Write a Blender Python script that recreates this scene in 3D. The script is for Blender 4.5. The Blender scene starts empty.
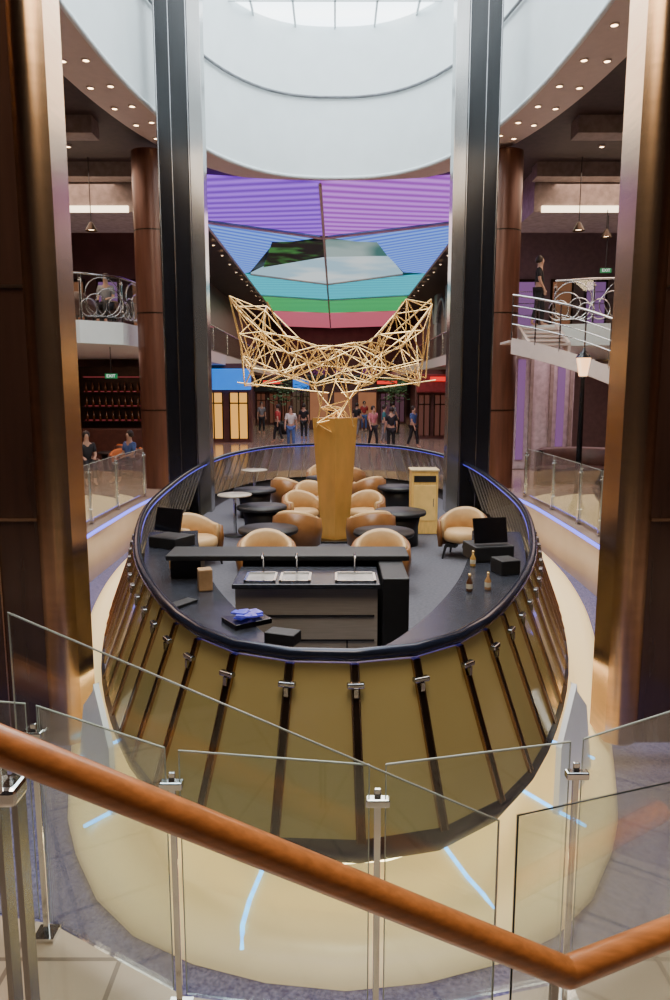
import bpy, bmesh, math, random
from mathutils import Vector, Matrix
random.seed(7)
COL = bpy.context.scene.collection
pi = math.pi

# ---------------------------------------------------------------- materials
def M(name, col, rough=0.5, metal=0.0, var=0.15, scale=6.0, emit=None, es=0.0, kind='noise', col2=None, coat=0.0, stretch=(1,1,1), bump=0.0):
    m = bpy.data.materials.new(name); m.use_nodes = True
    nt = m.node_tree; b = nt.nodes['Principled BSDF']
    tc = nt.nodes.new('ShaderNodeTexCoord'); mp = nt.nodes.new('ShaderNodeMapping')
    mp.inputs['Scale'].default_value = stretch
    nt.links.new(tc.outputs['Object'], mp.inputs['Vector'])
    if kind == 'brick':
        t = nt.nodes.new('ShaderNodeTexBrick'); t.inputs['Scale'].default_value = scale; t.offset = 0
        t.inputs['Mortar Size'].default_value = .012; t.inputs['Brick Width'].default_value = .5; t.inputs['Row Height'].default_value = .5
        out = t.outputs['Fac']
    else:
        t = nt.nodes.new('ShaderNodeTexNoise'); t.inputs['Scale'].default_value = scale
        t.inputs['Detail'].default_value = 4; out = t.outputs['Fac']
    nt.links.new(mp.outputs[0], t.inputs['Vector'])
    r = nt.nodes.new('ShaderNodeValToRGB')
    c2 = col2 if col2 else tuple(max(0, c*(1-var*2)) for c in col)
    if kind == 'brick': col, c2 = c2, col
    r.color_ramp.elements[0].position = 0.35
    r.color_ramp.elements[1].position = 0.65
    r.color_ramp.elements[0].color = (*c2, 1); r.color_ramp.elements[1].color = (*col, 1)
    nt.links.new(out, r.inputs[0]); nt.links.new(r.outputs[0], b.inputs['Base Color'])
    b.inputs['Roughness'].default_value = rough; b.inputs['Metallic'].default_value = metal
    b.inputs['Coat Weight'].default_value = coat
    if emit:
        b.inputs['Emission Color'].default_value = (*emit, 1)
        b.inputs['Emission Strength'].default_value = es
    return m

def GL(name, tint=(0.93, 0.97, 0.96), refl=(1, 1, 1), base=0.04, gr=0.02):
    m = bpy.data.materials.new(name); m.use_nodes = True
    nt = m.node_tree; nt.nodes.remove(nt.nodes['Principled BSDF'])
    o = nt.nodes['Material Output']
    tr = nt.nodes.new('ShaderNodeBsdfTransparent'); tr.inputs[0].default_value = (*tint, 1)
    gl = nt.nodes.new('ShaderNodeBsdfGlossy'); gl.inputs['Color'].default_value = (*refl, 1); gl.inputs['Roughness'].default_value = gr
    lw = nt.nodes.new('ShaderNodeLayerWeight'); lw.inputs[0].default_value = 0.25
    mr = nt.nodes.new('ShaderNodeMapRange'); mr.inputs['To Min'].default_value = base; mr.inputs['To Max'].default_value = min(1, base+0.5)
    nt.links.new(lw.outputs['Fresnel'], mr.inputs['Value'])
    mx = nt.nodes.new('ShaderNodeMixShader')
    nt.links.new(mr.outputs[0], mx.inputs[0]); nt.links.new(tr.outputs[0], mx.inputs[1]); nt.links.new(gl.outputs[0], mx.inputs[2])
    nt.links.new(mx.outputs[0], o.inputs['Surface'])
    return m

def EM(name, c1, c2, st, scale=3.0, kind='wave', stretch=(1, 1, 1), rot=(0, 0, 0), lo=.42, hi=.58):
    m = bpy.data.materials.new(name); m.use_nodes = True
    nt = m.node_tree; b = nt.nodes['Principled BSDF']
    tc = nt.nodes.new('ShaderNodeTexCoord'); mp = nt.nodes.new('ShaderNodeMapping')
    mp.inputs['Scale'].default_value = stretch; mp.inputs['Rotation'].default_value = rot
    nt.links.new(tc.outputs['Object'], mp.inputs['Vector'])
    if kind == 'wave':
        t = nt.nodes.new('ShaderNodeTexWave'); t.bands_direction = 'Y'; t.inputs['Distortion'].default_value = 0.3
    else:
        t = nt.nodes.new('ShaderNodeTexNoise')
    t.inputs['Scale'].default_value = scale
    nt.links.new(mp.outputs[0], t.inputs['Vector'])
    r = nt.nodes.new('ShaderNodeValToRGB')
    r.color_ramp.elements[0].color = (*c1, 1); r.color_ramp.elements[1].color = (*c2, 1)
    if kind == 'noise':
        r.color_ramp.elements[0].position = lo; r.color_ramp.elements[1].position = hi
    nt.links.new(t.outputs['Fac'], r.inputs[0])
    b.inputs['Base Color'].default_value = (0.02, 0.02, 0.02, 1)
    nt.links.new(r.outputs[0], b.inputs['Emission Color']); b.inputs['Emission Strength'].default_value = st
    return m

white = M('white_paint', (0.76, 0.82, 0.83), 0.45, var=0.02, scale=2)
cover_m = M('white_cover', (0.85, 0.86, 0.86), 0.5, var=0.04, scale=3, emit=(.8, .85, .9), es=.16)  # small emission put in so the dim covers look lit
soffit_m = M('soffit_paint', (0.66, 0.54, 0.50), 0.5, var=0.03)
dark_ceil = M('dark_ceiling', (0.06, 0.036, 0.033), 0.6)
beam_m = M('grey_beam', (0.34, 0.27, 0.25), 0.6)
black = M('black_lacquer', (0.006, 0.006, 0.008), 0.22, var=0.1)
blackm = M('black_matte', (0.012, 0.012, 0.014), 0.5)
chrome = M('chrome', (0.75, 0.75, 0.76), 0.14, 1.0, var=0.03)
dchrome = M('dark_chrome', (0.34, 0.34, 0.35), 0.2, 1.0, var=0.03)
steel = M('brushed_steel', (0.50, 0.45, 0.40), 0.4, 0.3, var=0.08, scale=4, stretch=(1, 1, 30))
mirror = M('mirror_strip', (0.42, 0.41, 0.40), 0.18, 0.9, var=0.12, scale=1.0, stretch=(1, 1, .5))
brass = M('brushed_bronze', (0.50, 0.33, 0.21), 0.26, 1.0, var=0.06, scale=2.5, stretch=(1, 1, 10))
walnut = M('dark_walnut', (0.050, 0.022, 0.014), 0.15, coat=0.5, scale=1.2, stretch=(7, 7, .6), var=0.15)
copper = M('copper_wood', (0.16, 0.065, 0.04), 0.3, 0.2, scale=1.2, stretch=(8, 8, 0.7), var=0.15)
oak = M('handrail_wood', (0.60, 0.20, 0.055), 0.3, coat=0.6, scale=4, stretch=(1.5, 20, 20), var=0.14)
gold = M('gold_rod', (1.0, 0.72, 0.32), 0.22, 1.0, var=0.05, emit=(0.95, 0.56, 0.18), es=0.24)  # slight emission put in to lighten the metal
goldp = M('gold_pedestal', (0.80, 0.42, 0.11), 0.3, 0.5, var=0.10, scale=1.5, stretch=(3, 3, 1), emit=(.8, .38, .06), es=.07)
olive = M('olive_gold_panel', (0.42, 0.32, 0.125), 0.17, 0.15, var=0.08, scale=0.8, coat=0.6, emit=(.5, .38, .12), es=.065)  # faint emission stands in for warm light on the hull
bronzeedge = M('dark_bronze', (0.045, 0.028, 0.018), 0.3, 0.7)
cream = M('cream_plinth', (0.92, 0.70, 0.36), 0.32, var=0.02, scale=1, emit=(1.0, 0.68, 0.28), es=0.68)  # warm light falling on the plinth is put in as emission
bluefloor = M('speckled_floor', (0.24, 0.22, 0.36), 0.14, var=0.1, scale=45, col2=(0.06, 0.06, 0.17))
promfloor = M('polished_floor', (0.42, 0.30, 0.24), 0.14, var=0.10, scale=0.8)
tile = M('beige_tile', (0.46, 0.34, 0.24), 0.3, kind='brick', scale=1.1, col2=(.20, .14, .10))
carpet = M('grey_carpet', (0.115, 0.115, 0.14), 0.9, var=0.12, scale=25)
counter_m = M('dark_stone_counter', (0.034, 0.037, 0.050), 0.25, var=0.25, scale=20)
shell_m = M('chair_shell_wood', (0.33, 0.14, 0.045), 0.3, var=0.15, scale=4)
cush = M('tan_upholstery', (0.62, 0.39, 0.18), 0.5, var=0.05, scale=10)
orange = M('orange_upholstery', (0.52, 0.15, 0.03), 0.7, var=0.08)
leather = M('brown_leather', (.10, .04, .03), .4)
glass = GL('clear_glass', base=0.03)
glassr = GL('bar_glass', (0.80, 0.82, 0.80), base=0.06)
edge_m = M('glass_edge', (0.50, 0.55, 0.50), 0.2, var=0.05)
edge_d = M('dark_glass_edge', (0.03, 0.035, 0.035), 0.2)
blueled = EM('blue_led', (0.08, 0.40, 1.0), (0.12, 0.52, 1.0), 5.0)
violetled = EM('violet_led', (0.10, 0.12, 1.0), (0.16, 0.16, 1.0), 3.0)
raillight = EM('rail_led', (0.06, 0.06, .7), (0.10, 0.08, .8), 1.3)
warm = EM('warm_lamp', (1.0, 0.62, 0.3), (1.0, 0.72, 0.42), 14.0)
underglow = EM('added_hull_glow', (1.0, 0.70, 0.34), (1.0, 0.74, 0.38), 14.0)
cove = EM('warm_cove', (1.0, 0.72, 0.45), (1.0, 0.8, 0.55), 4.0)
yellowwin = EM('shop_window_glow', (0.8, 0.36, 0.06), (0.95, 0.55, 0.15), 1.5)
bluewin = EM('blue_sign_glow', (0.0, 0.12, 0.7), (0.01, 0.26, .95), 1.2)
redglow = EM('red_glow', (0.8, 0.01, 0.01), (.95, 0.03, 0.02), 1.3)
magenta = EM('magenta_glow', (0.30, 0.08, 0.36), (0.42, 0.18, 0.48), 0.5)
greenglow = EM('green_sign_glow', (0.0, 0.35, 0.10), (0.0, 0.45, 0.14), .5)
whiteglow = EM('white_letter_glow', (1, 1, 1), (0.9, 1, 0.9), 1.0)
skyglow = EM('skylight_glow', (0.80, 0.92, 1.0), (0.90, 0.97, 1.0), 6.0, scale=0.3)
brownwall = M('wine_wall', (0.15, 0.06, 0.05), 0.4, var=0.15, scale=1.5)
greywall = M('mauve_wall', (0.24, 0.16, 0.15), 0.45, var=0.08)

# ---------------------------------------------------------------- geometry
class G:
    def __init__(s): s.v = []; s.f = []; s.m = []; s.sm = []
    def add(s, vs, fs, mi=0, smooth=False):
        o = len(s.v); s.v += [tuple(v) for v in vs]
        for f in fs: s.f.append([i+o for i in f]); s.m.append(mi); s.sm.append(smooth)
    def box(s, c, d, rz=0, mi=0, mat=None, bev=0.0):
        bm = bmesh.new(); bmesh.ops.create_cube(bm, size=1)
        bmesh.ops.scale(bm, vec=d, verts=bm.verts)
        if bev: bmesh.ops.bevel(bm, geom=bm.edges[:], offset=bev, segments=2, affect='EDGES', profile=0.5)
        R = mat if mat is not None else Matrix.Rotation(rz, 4, 'Z')
        T = Matrix.Translation(c) @ R
        bm.verts.index_update()
        s.add([T @ v.co for v in bm.verts], [[v.index for v in f.verts] for f in bm.faces], mi); bm.free()
    def cyl(s, p0, p1, r0, r1=None, n=12, mi=0):
        r1 = r0 if r1 is None else r1
        p0 = Vector(p0); p1 = Vector(p1); d = (p1-p0).normalized()
        a = d.cross(Vector((0, 0, 1)))
        if a.length < 1e-4: a = Vector((1, 0, 0))
        a.normalize(); b = d.cross(a)
        vs = []
        for p, r in ((p0, r0), (p1, r1)):
            for i in range(n):
                t = 2*pi*i/n; vs.append(p+a*r*math.cos(t)+b*r*math.sin(t))
        s.add(vs, [[i, i+n, (i+1) % n+n, (i+1) % n] for i in range(n)], mi, True)
        s.add(vs[:n], [list(range(n))], mi); s.add(vs[n:], [list(range(n))[::-1]], mi)
    def sweep(s, pts, r, n=10, closed=False, mi=0):
        P = [Vector(p) for p in pts]; k = len(P); vs = []; up = Vector((0, 0, 1)); prev = None
        for i in range(k):
            if closed: t = P[(i+1) % k]-P[i-1]
            else: t = P[min(i+1, k-1)]-P[max(i-1, 0)]
            t.normalize()
            if prev is None:
                a = t.cross(up)
                if a.length < 1e-3: a = t.cross(Vector((1, 0, 0)))
            else: a = prev-t*prev.dot(t)
            a.normalize(); prev = a; b = t.cross(a)
            rr = r[i] if isinstance(r, (list, tuple)) else r
            for j in range(n):
                q = 2*pi*j/n; vs.append(P[i]+a*rr*math.cos(q)+b*rr*math.sin(q))
        fs = []
        for i in range(k if closed else k-1):
            for j in range(n):
                i2 = (i+1) % k
                fs.append([i*n+j, i*n+(j+1) % n, i2*n+(j+1) % n, i2*n+j])
        s.add(vs, fs, mi, True)
        if not closed:
            s.add(vs[:n], [list(range(n))], mi); s.add(vs[-n:], [list(range(n))], mi)
    def lathe(s, prof, c=(0, 0, 0), n=20, mi=0, a0=0, a1=2*pi):
        full = abs(a1-a0-2*pi) < 1e-6; m = n if full else n+1; vs = []
        for r, z in prof:
            for i in range(m):
                t = a0+(a1-a0)*i/n; vs.append((c[0]+r*math.cos(t), c[1]+r*math.sin(t), c[2]+z))
        fs = []
        for k in range(len(prof)-1):
            for i in range(n):
                j = (i+1) % m
                fs.append([k*m+i, k*m+j, (k+1)*m+j, (k+1)*m+i])
        s.add(vs, fs, mi, True)
    def prism(s, poly, z0, z1, mi=0):
        n = len(poly)
        vs = [(p[0], p[1], z0) for p in poly]+[(p[0], p[1], z1) for p in poly]
        s.add(vs, [list(range(n))[::-1], list(range(n, 2*n))]+[[i, (i+1) % n, n+(i+1) % n, n+i] for i in range(n)], mi)
    def hexa(s, a, b, mi=0):
        s.add(list(a)+list(b), [[0, 3, 2, 1], [4, 5, 6, 7]]+[[i, (i+1) % 4, 4+(i+1) % 4, 4+i] for i in range(4)], mi)
    def done(s, name, mats, parent=None, origin=None):
        me = bpy.data.meshes.new(name)
        o0 = Vector(origin) if origin is not None else Vector((0, 0, 0))
        me.from_pydata([tuple(Vector(v)-o0) for v in s.v], [], s.f)
        if not isinstance(mats, (list, tuple)): mats = [mats]
        for m in mats: me.materials.append(m)
        for p, mi, sm in zip(me.polygons, s.m, s.sm): p.material_index = mi; p.use_smooth = sm
        me.update()
        bm = bmesh.new(); bm.from_mesh(me); bmesh.ops.recalc_face_normals(bm, faces=bm.faces); bm.to_mesh(me); bm.free()
        o = bpy.data.objects.new(name, me); COL.objects.link(o)
        if parent is not None:
            o.parent = parent; o.location = -parent.location
        else: o.location = o0
        return o

def tag(o, label, cat, group=None):
    o['label'] = label; o['category'] = cat
    if group: o['group'] = group
    return o
def thing(name, loc, label, cat, group=None):
    o = bpy.data.objects.new(name, None); o.empty_display_size = 0.1; o.location = loc
    COL.objects.link(o); bpy.context.view_layer.update()
    return tag(o, label, cat, group)
def struct(o): o['kind'] = 'structure'; return o
def clone(root, loc, rz=None, label=None):
    c = root.copy(); c.location = loc
    if rz is not None: c.rotation_euler = (0, 0, rz)
    if label: c['label'] = label
    COL.objects.link(c)
    def rec(src, dst):
        for ch in src.children:
            k = ch.copy(); k.parent = dst; COL.objects.link(k); rec(ch, k)
    rec(root, c); return c
def part(g, name, mats, parent, label=None):
    o = g.done(name, mats); o.parent = parent; o.location = (0, 0, 0)
    if label: o['label'] = label
    return o

def outline(half, n, phase=0.0):
    pts = half+[(-w, y) for w, y in half[-2:0:-1]]
    k = len(pts); dense = []
    for i in range(k):
        p0, p1, p2, p3 = (Vector(pts[(i+j-1) % k]) for j in range(4))
        for q in range(24):
            t = q/24
            dense.append(0.5*((2*p1)+(-p0+p2)*t+(2*p0-5*p1+4*p2-p3)*t*t+(-p0+3*p1-3*p2+p3)*t**3))
    L = [0]
    for i in range(len(dense)): L.append(L[-1]+(dense[(i+1) % len(dense)]-dense[i]).length)
    out = []; j = 0
    for i in range(n):
        s = L[-1]*(i+phase)/n
        while L[j+1] < s: j += 1
        f = (s-L[j])/(L[j+1]-L[j]); out.append(dense[j].lerp(dense[(j+1) % len(dense)], f))
    res = []
    for i in range(n):
        t = (out[(i+1) % n]-out[i-1]).normalized(); res.append((out[i].x, out[i].y, t.y, -t.x))
    return res
def off(ol, d): return [(p[0]+p[2]*d, p[1]+p[3]*d) for p in ol]

# ---------------------------------------------------------------- camera
cam = bpy.data.cameras.new('camera'); cam.sensor_fit = 'VERTICAL'; cam.sensor_height = 36; cam.lens = 26
co = bpy.data.objects.new('camera', cam); COL.objects.link(co)
co.location = (0, 0, 2.5); co.rotation_euler = (math.radians(90-8.66), 0, 0)
cam.clip_start = 0.05; cam.clip_end = 300
bpy.context.scene.camera = co

# ---------------------------------------------------------------- bar shapes
RIM = [(0, 3.9), (0.66, 4.12), (1.23, 4.98), (1.85, 6.6), (2.38, 9.0), (2.6, 11.5), (2.68, 13.6), (2.62, 15.3), (2.35, 17.2), (1.55, 19.2), (0, 20)]
PAD = [(0, 3.50), (0.83, 3.67), (1.45, 4.05), (1.90, 4.7), (2.22, 5.5), (3.0, 8.0), (3.6, 10.3), (3.95, 13), (3.9, 16), (3.3, 19.2), (2.0, 21), (0, 21.6)]
NP = 100
rim = outline(RIM, NP, 0.3); pad = [(p[0]+.06, p[1], p[2], p[3]) for p in outline(PAD, 96)]
ZF = -0.75; ZP = 0.10

BAS = [(0, 2.45), (1.9, 2.5), (3.3, 3.2), (4.1, 5.5), (4.15, 8), (4.15, 10.5), (4.2, 13), (4.15, 16), (3.6, 19.4), (2.2, 21.3), (0, 22)]
bas = outline(BAS, 96)
g = G(); g.prism([(-5, 2), (5, 2), (5, 23), (-5, 23)], ZF-0.1, ZF); struct(g.done('floor_basin', bluefloor))
def ring_plate(hole, x0, x1, y0, y1, cx, cy, z0, z1):
    g = G(); n = len(hole); inn = hole; out = []
    for x, y in inn:
        dx, dy = x-cx, y-cy; t = 1e9
        if dx > 1e-6: t = min(t, (x1-cx)/dx)
        if dx < -1e-6: t = min(t, (x0-cx)/dx)
        if dy > 1e-6: t = min(t, (y1-cy)/dy)
        if dy < -1e-6: t = min(t, (y0-cy)/dy)
        out.append((cx+dx*t, cy+dy*t))
    for c in ((x0, y0), (x1, y0), (x1, y1), (x0, y1)):
        k = min(range(n), key=lambda i: (out[i][0]-c[0])**2+(out[i][1]-c[1])**2); out[k] = c
    vs = [(*p, z1) for p in inn]+[(*p, z1) for p in out]+[(*p, z0) for p in inn]+[(*p, z0) for p in out]
    fs = []
    for i in range(n):
        j = (i+1) % n
        fs += [[i, j, n+j, n+i], [2*n+i, 3*n+i, 3*n+j, 2*n+j], [i, 2*n+i, 2*n+j, j]]
    g.add(vs, fs); return g
g = ring_plate(off(bas, 0), -14, 14, -3, 72, 0, 10, ZF, ZP)
struct(g.done('floor', promfloor))
g = G(); g.prism([(-2.8, -2.9), (2.8, -2.9), (2.8, 3.3), (2.2, 3.2), (1.5, 2.93), (.91, 2.60), (.15, 2.42), (-.60, 2.54), (-1.27, 2.93), (-2.1, 3.1), (-2.8, 3.3)], ZP-.12, ZP+0.02); struct(g.done('floor_landing', tile))
arc = [p for p in off(bas, 0.0) if 6.5 < p[1] < 16.5]
for sgn in (1, -1):
    a = sorted([p for p in arc if p[0]*sgn > 0], key=lambda p: p[1])
    g = G(); g.sweep([(p[0]-0.03*sgn, p[1], ZP-0.03) for p in a], 0.028, n=6)
    tag(g.done('light_strip', violetled), 'thin blue-violet light strip along the sunken floor edge', 'light strip', 'edge light strips')

# plinth
g = G(); prof = [(0.0, ZF), (0.02, -0.68), (0.0, -0.62), (-0.06, -0.56), (-0.16, -0.528), (-0.3, -0.515)]
n = len(pad); vs = []
for d, z in prof: vs += [(*p, z) for p in off(pad, d)]
fs = []
for k in range(len(prof)-1):
    for i in range(n): fs.append([k*n+i, k*n+(i+1) % n, (k+1)*n+(i+1) % n, (k+1)*n+i])
g.add(vs, fs, 0, True); g.add([(*p, -0.515) for p in off(pad, -0.3)], [list(range(n))])
plinth = thing('landing_plinth', (0, 10, ZF), 'cream oval plinth under the bar, warm light put in as emission, with blue light lines', 'platform')
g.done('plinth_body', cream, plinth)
def lline(pts):
    g = G(); g.sweep(pts, 0.013, n=6); g.done('light_line', blueled, plinth)
lline([(-0.42, 4.4, -.508), (-.475, 4.1, -.508), (-.51, 3.9, -.508), (-.53, 3.72, -.53), (-.52, 3.62, -.60)])
lline([(0.72, 4.45, -.508), (.83, 4.1, -.508), (0.90, 3.95, -.515), (.94, 3.86, -.54)])
for s_ in (-1, 1):
    lline([(s_*1.42, 5.1, -.508), (s_*1.62, 4.8, -.508), (s_*1.76, 4.66, -.525)])
    lline([(s_*1.75, 6.0, -.508), (s_*2.0, 5.75, -.508), (s_*2.15, 5.6, -.525)])
    lline([(s_*2.6, 9.0, -.508), (s_*3.0, 9.3, -.508)])

# ---------------------------------------------------------------- the bar
bar = thing('oval_bar', (0, 12, -0.5), 'oval raised bar with olive-gold panelled hull, dark rail and grey deck', 'bar')
g = G(); g.prism(off(rim, -0.02), -0.08, 0.0); g.done('deck', carpet, bar)
g = G(); vs = []; prof = [(0.33, 0.10), (0.36, 0.04), (0.30, -0.06), (0.0, -0.2), (-0.6, -0.5)]
for d, z in prof: vs += [(*p, z) for p in off(rim, d)]
fs = []
for k in range(len(prof)-1):
    for i in range(NP): fs.append([k*NP+i, k*NP+(i+1) % NP, (k+1)*NP+(i+1) % NP, (k+1)*NP+i])
g.add(vs, fs, 0, True); g.done('hull_base', blackm, bar)
g = G(); g.sweep([(*p, -0.24) for p in off(outline(RIM, 120), 0.02)], .02, n=6, closed=True); g.done('added_under_light', underglow, bar)  # added strip, hidden below the lip, to light the plinth
rt, rb = off(rim, 0.0), off(rim, 0.33); rt2, rb2 = off(rim, -0.015), off(rim, 0.315)
def Lp(a, b, t): return (a[0]+(b[0]-a[0])*t, a[1]+(b[1]-a[1])*t)
for i in range(NP):
    j = (i+1) % NP
    mx = olive if (rt[i][1]+rt[j][1])/2 < 8.6 else glassr
    A0, A1 = Lp(rt[i], rt[j], 0.05), Lp(rt[i], rt[j], 0.95); B0, B1 = Lp(rb[i], rb[j], 0.05), Lp(rb[i], rb[j], 0.95)
    C0, C1 = Lp(rt2[i], rt2[j], 0.05), Lp(rt2[i], rt2[j], 0.95); D0, D1 = Lp(rb2[i], rb2[j], 0.05), Lp(rb2[i], rb2[j], 0.95)
    g = G(); g.hexa([(*A0, .97), (*A1, .97), (*B1, .10), (*B0, .10)], [(*C0, .97), (*C1, .97), (*D1, .10), (*D0, .10)])
    g.done('hull_panel', mx, bar)
    p = rim[i]; nx, ny = p[2], p[3]; tx, ty = -ny, nx
    near = p[1] < 8.8
    w = 0.017 if near else .008
    def q(d, z, s, e=0): return (p[0]+nx*d+tx*(s*w+e), p[1]+ny*d+ty*(s*w+e), z)
    g = G()
    if near:
        g.hexa([q(-.02, .97, -1), q(-.02, .97, 1), q(.30, .09, 1), q(.30, .09, -1)], [q(.02, .97, -1), q(.02, .97, 1), q(.35, .09, 1), q(.35, .09, -1)])
        for e in (-.022, .022):
            w = .004; g.hexa([q(0, .97, -1, e), q(0, .97, 1, e), q(.33, .09, 1, e), q(.33, .09, -1, e)], [q(.024, .97, -1, e), q(.024, .97, 1, e), q(.352, .09, 1, e), q(.352, .09, -1, e)], mi=1)
    else:
        g.hexa([q(-.01, .97, -1), q(-.01, .97, 1), q(.31, .09, 1), q(.31, .09, -1)], [q(.012, .97, -1), q(.012, .97, 1), q(.335, .09, 1), q(.335, .09, -1)])
    g.done('rib', [bronzeedge if near else steel, brass], bar)
    if p[1] < 10:
        g = G(); c = (p[0]+nx*0.075, p[1]+ny*0.075, 0.87)
        ang = math.atan2(ty, tx); g.box(c, (0.10, 0.04, 0.03), ang, bev=0.008)
        g.box((c[0], c[1], c[2]-.04), (0.025, 0.05, 0.05), ang)
        g.done('clamp', dchrome, bar)
g = G(); g.sweep([(p[0], p[1], 1.02) for p in rim], 0.038, n=12, closed=True); g.done('rail', M('blue_black_rail', (0.02, 0.025, 0.05), 0.18, 0.4), bar)
g = G(); g.sweep([(*p, 0.985) for p in off(rim, -0.03)], 0.007, n=6, closed=True); g.done('rail_light', raillight, bar)
o200 = outline(RIM, 200)
co_ = off(o200, -0.06); ci_ = off(o200, -0.64)
idx = [i for i in range(-100, 100) if co_[i][1] < 8.8]
g = G(); g.prism([co_[i] for i in idx]+[ci_[i] for i in reversed(idx)], 0.73, 0.78)
ctr = thing('bar_counter', (0, 4.5, 0), 'curved dark stone service counter along the inside of the rail', 'counter')
g.done('worktop', counter_m, ctr)
ca, cb = off(o200, -0.1), off(o200, -0.58)
g = G(); g.prism([ca[i] for i in idx]+[cb[i] for i in reversed(idx)], 0.0, 0.73); g.done('body', blackm, ctr)

# island with sinks
isl = thing('bar_island', (-0.25, 6.0, 0), 'steel bar island with dark worktop and sinks', 'bar unit')
g = G(); g.box((-.235, 6.0, .45), (1.17, .5, .90)); g.done('body', steel, isl)
g = G()
for z in (.45, .66): g.box((-.235, 5.745, z), (1.12, .012, .012))
for x in (-.6, .1): g.box((x, 5.745, .3), (.012, .012, .3))
g.done('shelf_seam', blackm, isl)
g = G(); g.box((-.235, 5.99, .92), (1.21, .6, .04), bev=.008); g.done('worktop', counter_m, isl)
basin_m = M('sink_basin', (.55, .53, .5), .3, .5)
for cx, wd in ((-.62, .26), (-.33, .26), (.17, .34)):
    g = G()
    for dx, dy, sx, sy in ((0, -.14, wd, .02), (0, .14, wd, .02), (-wd/2+.01, 0, .02, .3), (wd/2-.01, 0, .02, .3)): g.box((cx+dx, 5.9+dy, .948), (sx, sy, .016))
    g.box((cx, 5.9, .942), (wd-.03, .27, .004), mi=1)
    sk = g.done('sink', [chrome, basin_m], isl)
    g = G(); g.sweep([(cx, 6.1, .95), (cx, 6.1, 1.07), (cx, 6.06, 1.11), (cx, 6.0, 1.09)], .009, n=8)
    f = g.done('faucet', chrome); f.parent = sk
gan = thing('back_shelf', (-.4, 6.55, 0), 'black raised bar shelf behind the island', 'shelf')
g = G(); g.box((-.43, 6.55, 1.0), (2.2, .40, .05), bev=.01); g.done('top', blackm, gan)
g = G(); g.box((-.12, 6.68, .487), (1.5, .06, .974)); g.done('back_panel', blackm, gan)
g = G(); g.box((-1.38, 6.6, .877), (.28, .2, .19)); g.done('support', blackm, gan)
g = G(); g.box((.50, 6.17, .487), (.22, .85, .974), bev=.01); g.done('side_panel', blackm, gan)

# chairs
def mk_chair(loc, rz, label, shell, seat, group):
    c = thing('tub_chair', loc, label, 'chair', group)
    g = G(); n = 18; a0, a1 = -0.15*pi, 1.15*pi; vs = []
    prof = [(0.30, .16), (0.36, .16), (0.39, .45), (0.375, .68), (0.335, .69), (0.31, .45)]
    for i in range(n+1):
        t = a0+(a1-a0)*i/n; back = max(0, math.sin(t)); 
        for r, z in prof:
            zz = z if z < .4 else z-(1-back)*0.16*(z-.18)/.6
            vs.append((r*math.cos(t), r*math.sin(t), zz))
    k = len(prof); fs = [[i*k+j, i*k+(j+1) % k, (i+1)*k+(j+1) % k, (i+1)*k+j] for i in range(n) for j in range(k)]
    fs += [list(range(k)), list(range(n*k, n*k+k))]
    g.add(vs, fs, 0, True); part(g, 'backrest', shell, c)
    g = G(); vs = []; prof = [(0.25, .34), (0.30, .34), (0.325, .55), (0.335, .70), (0.30, .73), (0.265, .69)]
    for i in range(n+1):
        t = a0+(a1-a0)*i/n; back = max(0, math.sin(t))
        for r, z in prof: vs.append((r*math.cos(t), r*math.sin(t), z-(1-back)*0.16*(z-.18)/.6))
    g.add(vs, fs, 0, True); part(g, 'back_cushion', seat, c)
    g = G(); g.lathe([(0, .26), (.27, .26), (.29, .31), (.28, .39), (.24, .42), (0, .425)], n=20); part(g, 'seat_cushion', seat, c)
    for sx, sy in ((1, 1), (1, -1), (-1, 1), (-1, -1)):
        g = G(); g.cyl((sx*.2, sy*.2, .2), (sx*.24, sy*.24, 0), .022, .014); g.box((sx*.13, sy*.13, .2), (.16, .16, .05)); part(g, 'leg', blackm, c)
    c.rotation_euler = (0, 0, rz); return c
def X(px, Y, k=712): return (px-335)/k*Y
L1 = 'tan upholstered tub chair with curved brown wooden back'
ch = mk_chair((X(197, 10.2), 10.2, 0), 0.9, L1+' beside the rail', shell_m, cush, 'lounge chairs on the bar deck')
spots = [(266, 8.9, .15), (381, 8.9, -.15), (297, 10.9, pi*.93), (371, 10.9, -pi*.93), (303, 12.6, .5), (364, 12.6, -.4), (289, 15.0, 2.6), (368, 15.2, -2.6), (463, 10.7, -.4), (350, 17.2, 2.9), (322, 17.4, -.1), (312, 14.0, .3)]
for px, Y, r in spots: clone(ch, (X(px, Y), Y, 0), r, L1)
tt = M('pale_tabletop', (.6, .52, .42), .25)
tb = thing('round_table', (X(235, 12.3), 12.3, 0), 'round pale table on chrome pedestal', 'table', 'round tables on the bar deck')
g = G(); g.lathe([(0, .70), (.29, .70), (.30, .715), (.29, .73), (0, .73)], n=24); part(g, 'tabletop', tt, tb)
g = G(); g.cyl((0, 0, .03), (0, 0, .70), .028); part(g, 'pedestal', chrome, tb)
g = G(); g.lathe([(0, .04), (.06, .035), (.2, .012), (.2, 0), (0, 0)], n=20); part(g, 'base', blackm, tb)
dk = thing('lounge_table', (X(262, 12.1), 12.1, 0), 'low dark round table between chairs', 'table', 'dark tables on the bar deck')
g = G(); g.lathe([(0, .50), (.42, .50), (.43, .53), (.42, .56), (0, .56)], n=24); part(g, 'tabletop', blackm, dk)
g = G(); g.lathe([(0, 0), (.3, 0), (.3, .3), (.34, .5), (0, .5)], n=20); part(g, 'base', blackm, dk)
for px, Y in ((400, 11.6), (268, 10.1), (255, 14.2), (398, 14.6), (325, 16.2), (384, 9.9)): clone(dk, (X(px, Y), Y, 0))
clone(tb, (X(255, 16.2), 16.2, 0))

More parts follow.
